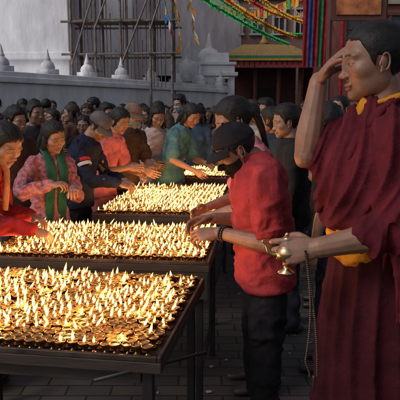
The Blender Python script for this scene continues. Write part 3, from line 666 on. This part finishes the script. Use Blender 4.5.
e=empty('white_chorten'); g=Geo(); box(g,(-.35,19.6,1.2),(.9,.9,2.4)); box(g,(-.35,19.6,2.46),(1.05,1.05,.12)); mkobj(g,'base',M_white2,smooth=False,parent=e)
g=Geo(); lathe(g,(-.35,19.6,2.52),[(.40,0),(.44,.18),(.38,.4),(.2,.55),(.16,.62),(.12,.8),(.03,1.3),(0,1.32)],n=24); mkobj(g,'bell',M_white2,parent=e)
# ------------------------------------------------------------------ BUILDINGS RIGHT
def brickmat(name,c1,c2,mo):
    m,nt,b=newmat(name); N=nt.nodes;L=nt.links; tc=N.new('ShaderNodeTexCoord'); mp=N.new('ShaderNodeMapping'); mp.inputs['Rotation'].default_value=(radians(90),0,0); L.new(tc.outputs['Object'],mp.inputs[0])
    br=N.new('ShaderNodeTexBrick'); br.inputs['Scale'].default_value=1; br.inputs['Brick Width'].default_value=.24; br.inputs['Row Height'].default_value=.08; br.inputs['Mortar Size'].default_value=.008
    br.inputs['Color1'].default_value=(*c1,1); br.inputs['Color2'].default_value=(*c2,1); br.inputs['Mortar'].default_value=(*mo,1); L.new(mp.outputs[0],br.inputs[0]); L.new(br.outputs[0],b.inputs['Base Color']); b.inputs['Roughness'].default_value=.9; return m
M_brick=brickmat('brick',(.23,.13,.11),(.18,.10,.085),(.22,.18,.17)); M_glass=mat('window_glass',(.03,.04,.05),rough=.15,amt=.3,bump=0); M_frame=mat('window_frame',(.42,.40,.40)); M_rw=mat('red_wood',(.085,.026,.02)); M_gold=mat('ochre_roof',(.26,.17,.06),rough=.6,metal=0,amt=.45,stretch=(6,1,1)); M_plaster=mat('plaster',(.32,.25,.22),amt=.2,scale=2)
def building(name,x0,x1,y,h,wm,floors,ncol,dep=6,win=(.9,1.3),z0=3.2,dz=2.9,fm=None):
    e=empty(name); g=Geo(); box(g,((x0+x1)/2,y+dep/2,h/2),(x1-x0,dep,h)); mkobj(g,'walls',wm,smooth=False,parent=e)
    g=Geo()
    for f in range(floors):
        z=z0+f*dz
        box(g,((x0+x1)/2,y-.05,z+1.35),(x1-x0+.1,.12,.14),mi=2)
        for i in range(ncol):
            x=x0+(i+.5)*(x1-x0)/ncol; w_,h_=win
            box(g,(x,y-.012,z+.3),(w_,.03,h_),mi=0)
            for sx in(-1,1): box(g,(x+sx*w_/2,y-.05,z+.3),(.09,.12,h_+.16),mi=1)
            for sz in(-1,1): box(g,(x,y-.052,z+.3+sz*(h_/2+.03)),(w_+.24,.14,.09),mi=1)
            box(g,(x,y-.04,z+.3),(.05,.05,h_-.04),mi=1); box(g,(x,y-.042,z+.3+h_*.18),(w_-.1,.05,.05),mi=1)
    box(g,((x0+x1)/2,y-.15,h+.06),(x1-x0+.4,.5,.12),mi=2)
    mkobj(g,'windows_and_cornices',[M_glass,fm or M_frame,M_plaster],smooth=False,parent=e); return e
building('brick_house',1.2,6.2,29,11,M_brick,3,5,z0=5.3,win=(.55,1.1),dz=2.2)
building('plastered_house',6.5,13,27,12,M_plaster,3,4,z0=4.5)
building('distant_house',-3.5,1.1,40,8.2,M_plaster,2,4,z0=3.0)
building('red_house',4.3,8.5,19.5,9,mat('red_plaster',(.16,.05,.04),amt=.3,scale=2),2,3,z0=3.5,fm=M_rw)
e=empty('pagoda_shrine'); g=Geo()
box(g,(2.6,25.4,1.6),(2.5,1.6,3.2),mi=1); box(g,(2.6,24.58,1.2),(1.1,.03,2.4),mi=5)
for sx in(-1,-.35,.35,1): cyl(g,(2.6+sx*1.3,23.7,0),(2.6+sx*1.3,23.7,3.3),.09,mi=1)
def roof(g,c,a,b,h,mi=0,ov=.10):
    x,y,z=c; V=[(x-a,y-a,z),(x+a,y-a,z),(x+a,y+a,z),(x-a,y+a,z),(x-b,y-b,z+h),(x+b,y-b,z+h),(x+b,y+b,z+h),(x-b,y+b,z+h),(x-a,y-a,z-ov),(x+a,y-a,z-ov),(x+a,y+a,z-ov),(x-a,y+a,z-ov)]
    g.add(V,[(0,1,5,4),(1,2,6,5),(2,3,7,6),(3,0,4,7),(4,5,6,7),(8,9,1,0),(9,10,2,1),(10,11,3,2),(11,8,0,3),(8,11,10,9)],mi)
roof(g,(2.6,25,3.55),1.75,.9,.50,0); box(g,(2.6,23.22,3.5),(3.56,.04,.10),mi=3); box(g,(2.6,23.21,3.405),(3.5,.04,.08),mi=4)
lathe(g,(2.6,25,4.05),[(.15,0),(.2,.15),(.1,.3),(.03,.7)],n=12,mi=0)
for i in range(17): box(g,(.95+i*.205,23.26,3.22),(.17,.02,.24),mi=2)
mkobj(g,'structure',[M_gold,M_rw,mat('valance_red',(.24,.03,.03)),mat('green_trim',(.04,.20,.09)),mat('yellow_trim',(.5,.30,.05)),M_darkw],smooth=False,parent=e)
g=Geo(); cols_=[(.26,.022,.028),(.035,.075,.24),(.36,.22,.04),(.025,.15,.065),(.3,.29,.27),(.42,.03,.04)]
for k in range(6):
    V=[];F=[];x0=2.08+.10*k
    for i in range(5):
        for j in range(12): V.append((x0+.10*i/4,12.5+.03*sin(6*(k+i/4)*1.2+j*.3),4.3-j*.175))
    for i in range(4):
        for j in range(11): q=i*12+j; F.append((q,q+12,q+13,q+1))
    g.add(V,F,(0,1,0,3,0,2)[k])
g2=[cloth('banner_cloth',c) for c in cols_[:5]]; cyl(g,(2.0,12.55,4.32),(2.9,12.55,4.32),.03,mi=0); cyl(g,(2.9,12.6,0),(2.9,12.6,4.5),.04,mi=0)
mkobj(g,'hanging_banner',g2)
g=Geo(); box(g,(2.85,11.2,3.6),(1.0,.06,1.0),mi=0); box(g,(2.85,11.16,3.6),(.8,.03,.8),mi=1)
for sx in(-1,1): cyl(g,(2.85+sx*.5,11.24,0),(2.85+sx*.5,11.24,4.2),.05)
mkobj(g,'painted_board',[M_rw,mat('orange_paint',(.36,.12,.04),amt=.65,scale=5)],smooth=False)
# streamers
def streamer(name,a,b,sag,cols,fw=.16,fh=.2,gap=.2,run=1,jit=.03):
    a=A_(a,float);b=A_(b,float);L_=np.linalg.norm(b-a);n=int(L_/(fw*(1+gap))); g=Geo(); P=lambda t:a+(b-a)*t-A_((0,0,sag*4*t*(1-t)))
    loft(g,[P(t) for t in np.linspace(0,1,20)],[.008]*20,n=5,sub=1); 
    for i in range(n):
        t0=i/n; t1=t0+1/n*(1-gap); p0,p1=P(t0),P(t1); dn=A_((random.uniform(-jit,jit),random.uniform(-.08,.08),-fh*random.uniform(.7,1.15)))
        V=[p0,p1,p1+dn,p0+dn]; g.add(V,[(0,1,2,3)],(i//run)%len(cols))
    mkobj(g,name,cols,smooth=False)
def tinsel(name,a,b,sag,cols,r=.10,run=12):
    a=A_(a,float);b=A_(b,float);L_=np.linalg.norm(b-a);n=int(L_/.02); g=Geo()
    for i in range(n):
        t=i/n; p=a+(b-a)*t-A_((0,0,sag*4*t*(1-t))); th=random.random()*pi; q=A_((cos(th),random.uniform(-.3,.3),sin(th)))*r*random.uniform(.4,1.2); o=A_((-.010*sin(th),.010,.010*cos(th)))
        g.add([p-q-o,p-q+o,p+q+o,p+q-o],[(0,1,2,3)],(i//(run*5))%len(cols))
    mkobj(g,name,cols,smooth=False)
fc=lambda n,c:cloth(n,c)
gr=fc('green_tinsel',(.045,.42,.12)); yl=fc('yellow_flag',(.72,.42,.06)); og=fc('orange_flag',(.72,.22,.03)); bl=fc('blue_flag',(.07,.2,.5)); wh=fc('white_flag',(.7,.7,.7)); rd=fc('red_flag',(.5,.05,.05))
tinsel('green_garland',(-.38,11,3.72),(3.3,23,3.95),.10,[gr],.065)
tinsel('green_garland',(-.15,11,3.80),(4.5,26,4.7),.35,[gr],.055)
tinsel('yellow_garland',(.02,11,3.75),(3.6,23,4.2),.15,[yl,og],.065)
tinsel('orange_garland',(.35,11,3.80),(4.6,24,5.4),.5,[og,yl,rd],.06)
tinsel('yellow_garland',(.7,11,3.75),(4.2,20,4.3),.3,[yl],.05)
streamer('prayer_flags',(-1.2,14,5.5),(-.62,14.3,3.3),.1,[bl,wh,rd,gr,yl],.14,.20,jit=.10)
streamer('prayer_flags',(-.62,13,5.0),(-.40,13.2,2.8),.05,[yl,og],.10,.16,jit=.10)
streamer('prayer_flags',(-.3,13,4.6),(-.10,13.4,3.0),.05,[yl,og,wh],.10,.14,jit=.10)
streamer('prayer_flags',(3.2,14,5.0),(-1.2,20,5.6),.5,[yl,wh,rd,gr,bl],.22,.24)
streamer('prayer_flags',(2.6,13,4.2),(.3,21,5.2),.5,[yl,og,gr,yl,rd],.20,.22)
streamer('prayer_flags',(2.4,12.6,4.3),(3.6,24,5.6),.6,[yl,bl,wh,rd,gr],.20,.22)
# ------------------------------------------------------------------ LIGHT, WORLD, CAMERA
w=bpy.data.worlds.new('World'); scene.world=w; w.use_nodes=True; nt=w.node_tree; bg=nt.nodes['Background']; sk=nt.nodes.new('ShaderNodeTexSky'); sk.sky_type='NISHITA'; sk.sun_disc=False
EL=42; AZ=-122
sk.sun_elevation=radians(EL); sk.sun_rotation=radians(AZ); sk.air_density=1.; sk.dust_density=4.; sk.ozone_density=1.
hs=nt.nodes.new('ShaderNodeHueSaturation'); hs.inputs['Saturation'].default_value=.55; nt.links.new(sk.outputs[0],hs.inputs['Color'])
nt.links.new(hs.outputs[0],bg.inputs[0]); bg.inputs[1].default_value=.09
sun=bpy.data.lights.new('sun','SUN'); sun.energy=.95; sun.angle=radians(18); sun.color=(1,.95,.92); so=bpy.data.objects.new('sun',sun); scene.collection.objects.link(so)
az=radians(AZ); el=radians(EL); dv=Vector((sin(az)*cos(el),cos(az)*cos(el),sin(el))); so.rotation_euler=dv.to_track_quat('Z','Y').to_euler(); so.location=(0,0,20)
cam=bpy.data.cameras.new('camera'); cam.lens=54; cam.sensor_width=36; cam.clip_end=500; cam.clip_start=.05; co=bpy.data.objects.new('camera',cam); scene.collection.objects.link(co); co.location=(0,0,1.5); co.rotation_euler=(radians(81.5),0,0); scene.camera=co
scene.view_settings.view_transform='Standard'; scene.view_settings.look='None'; scene.view_settings.exposure=0
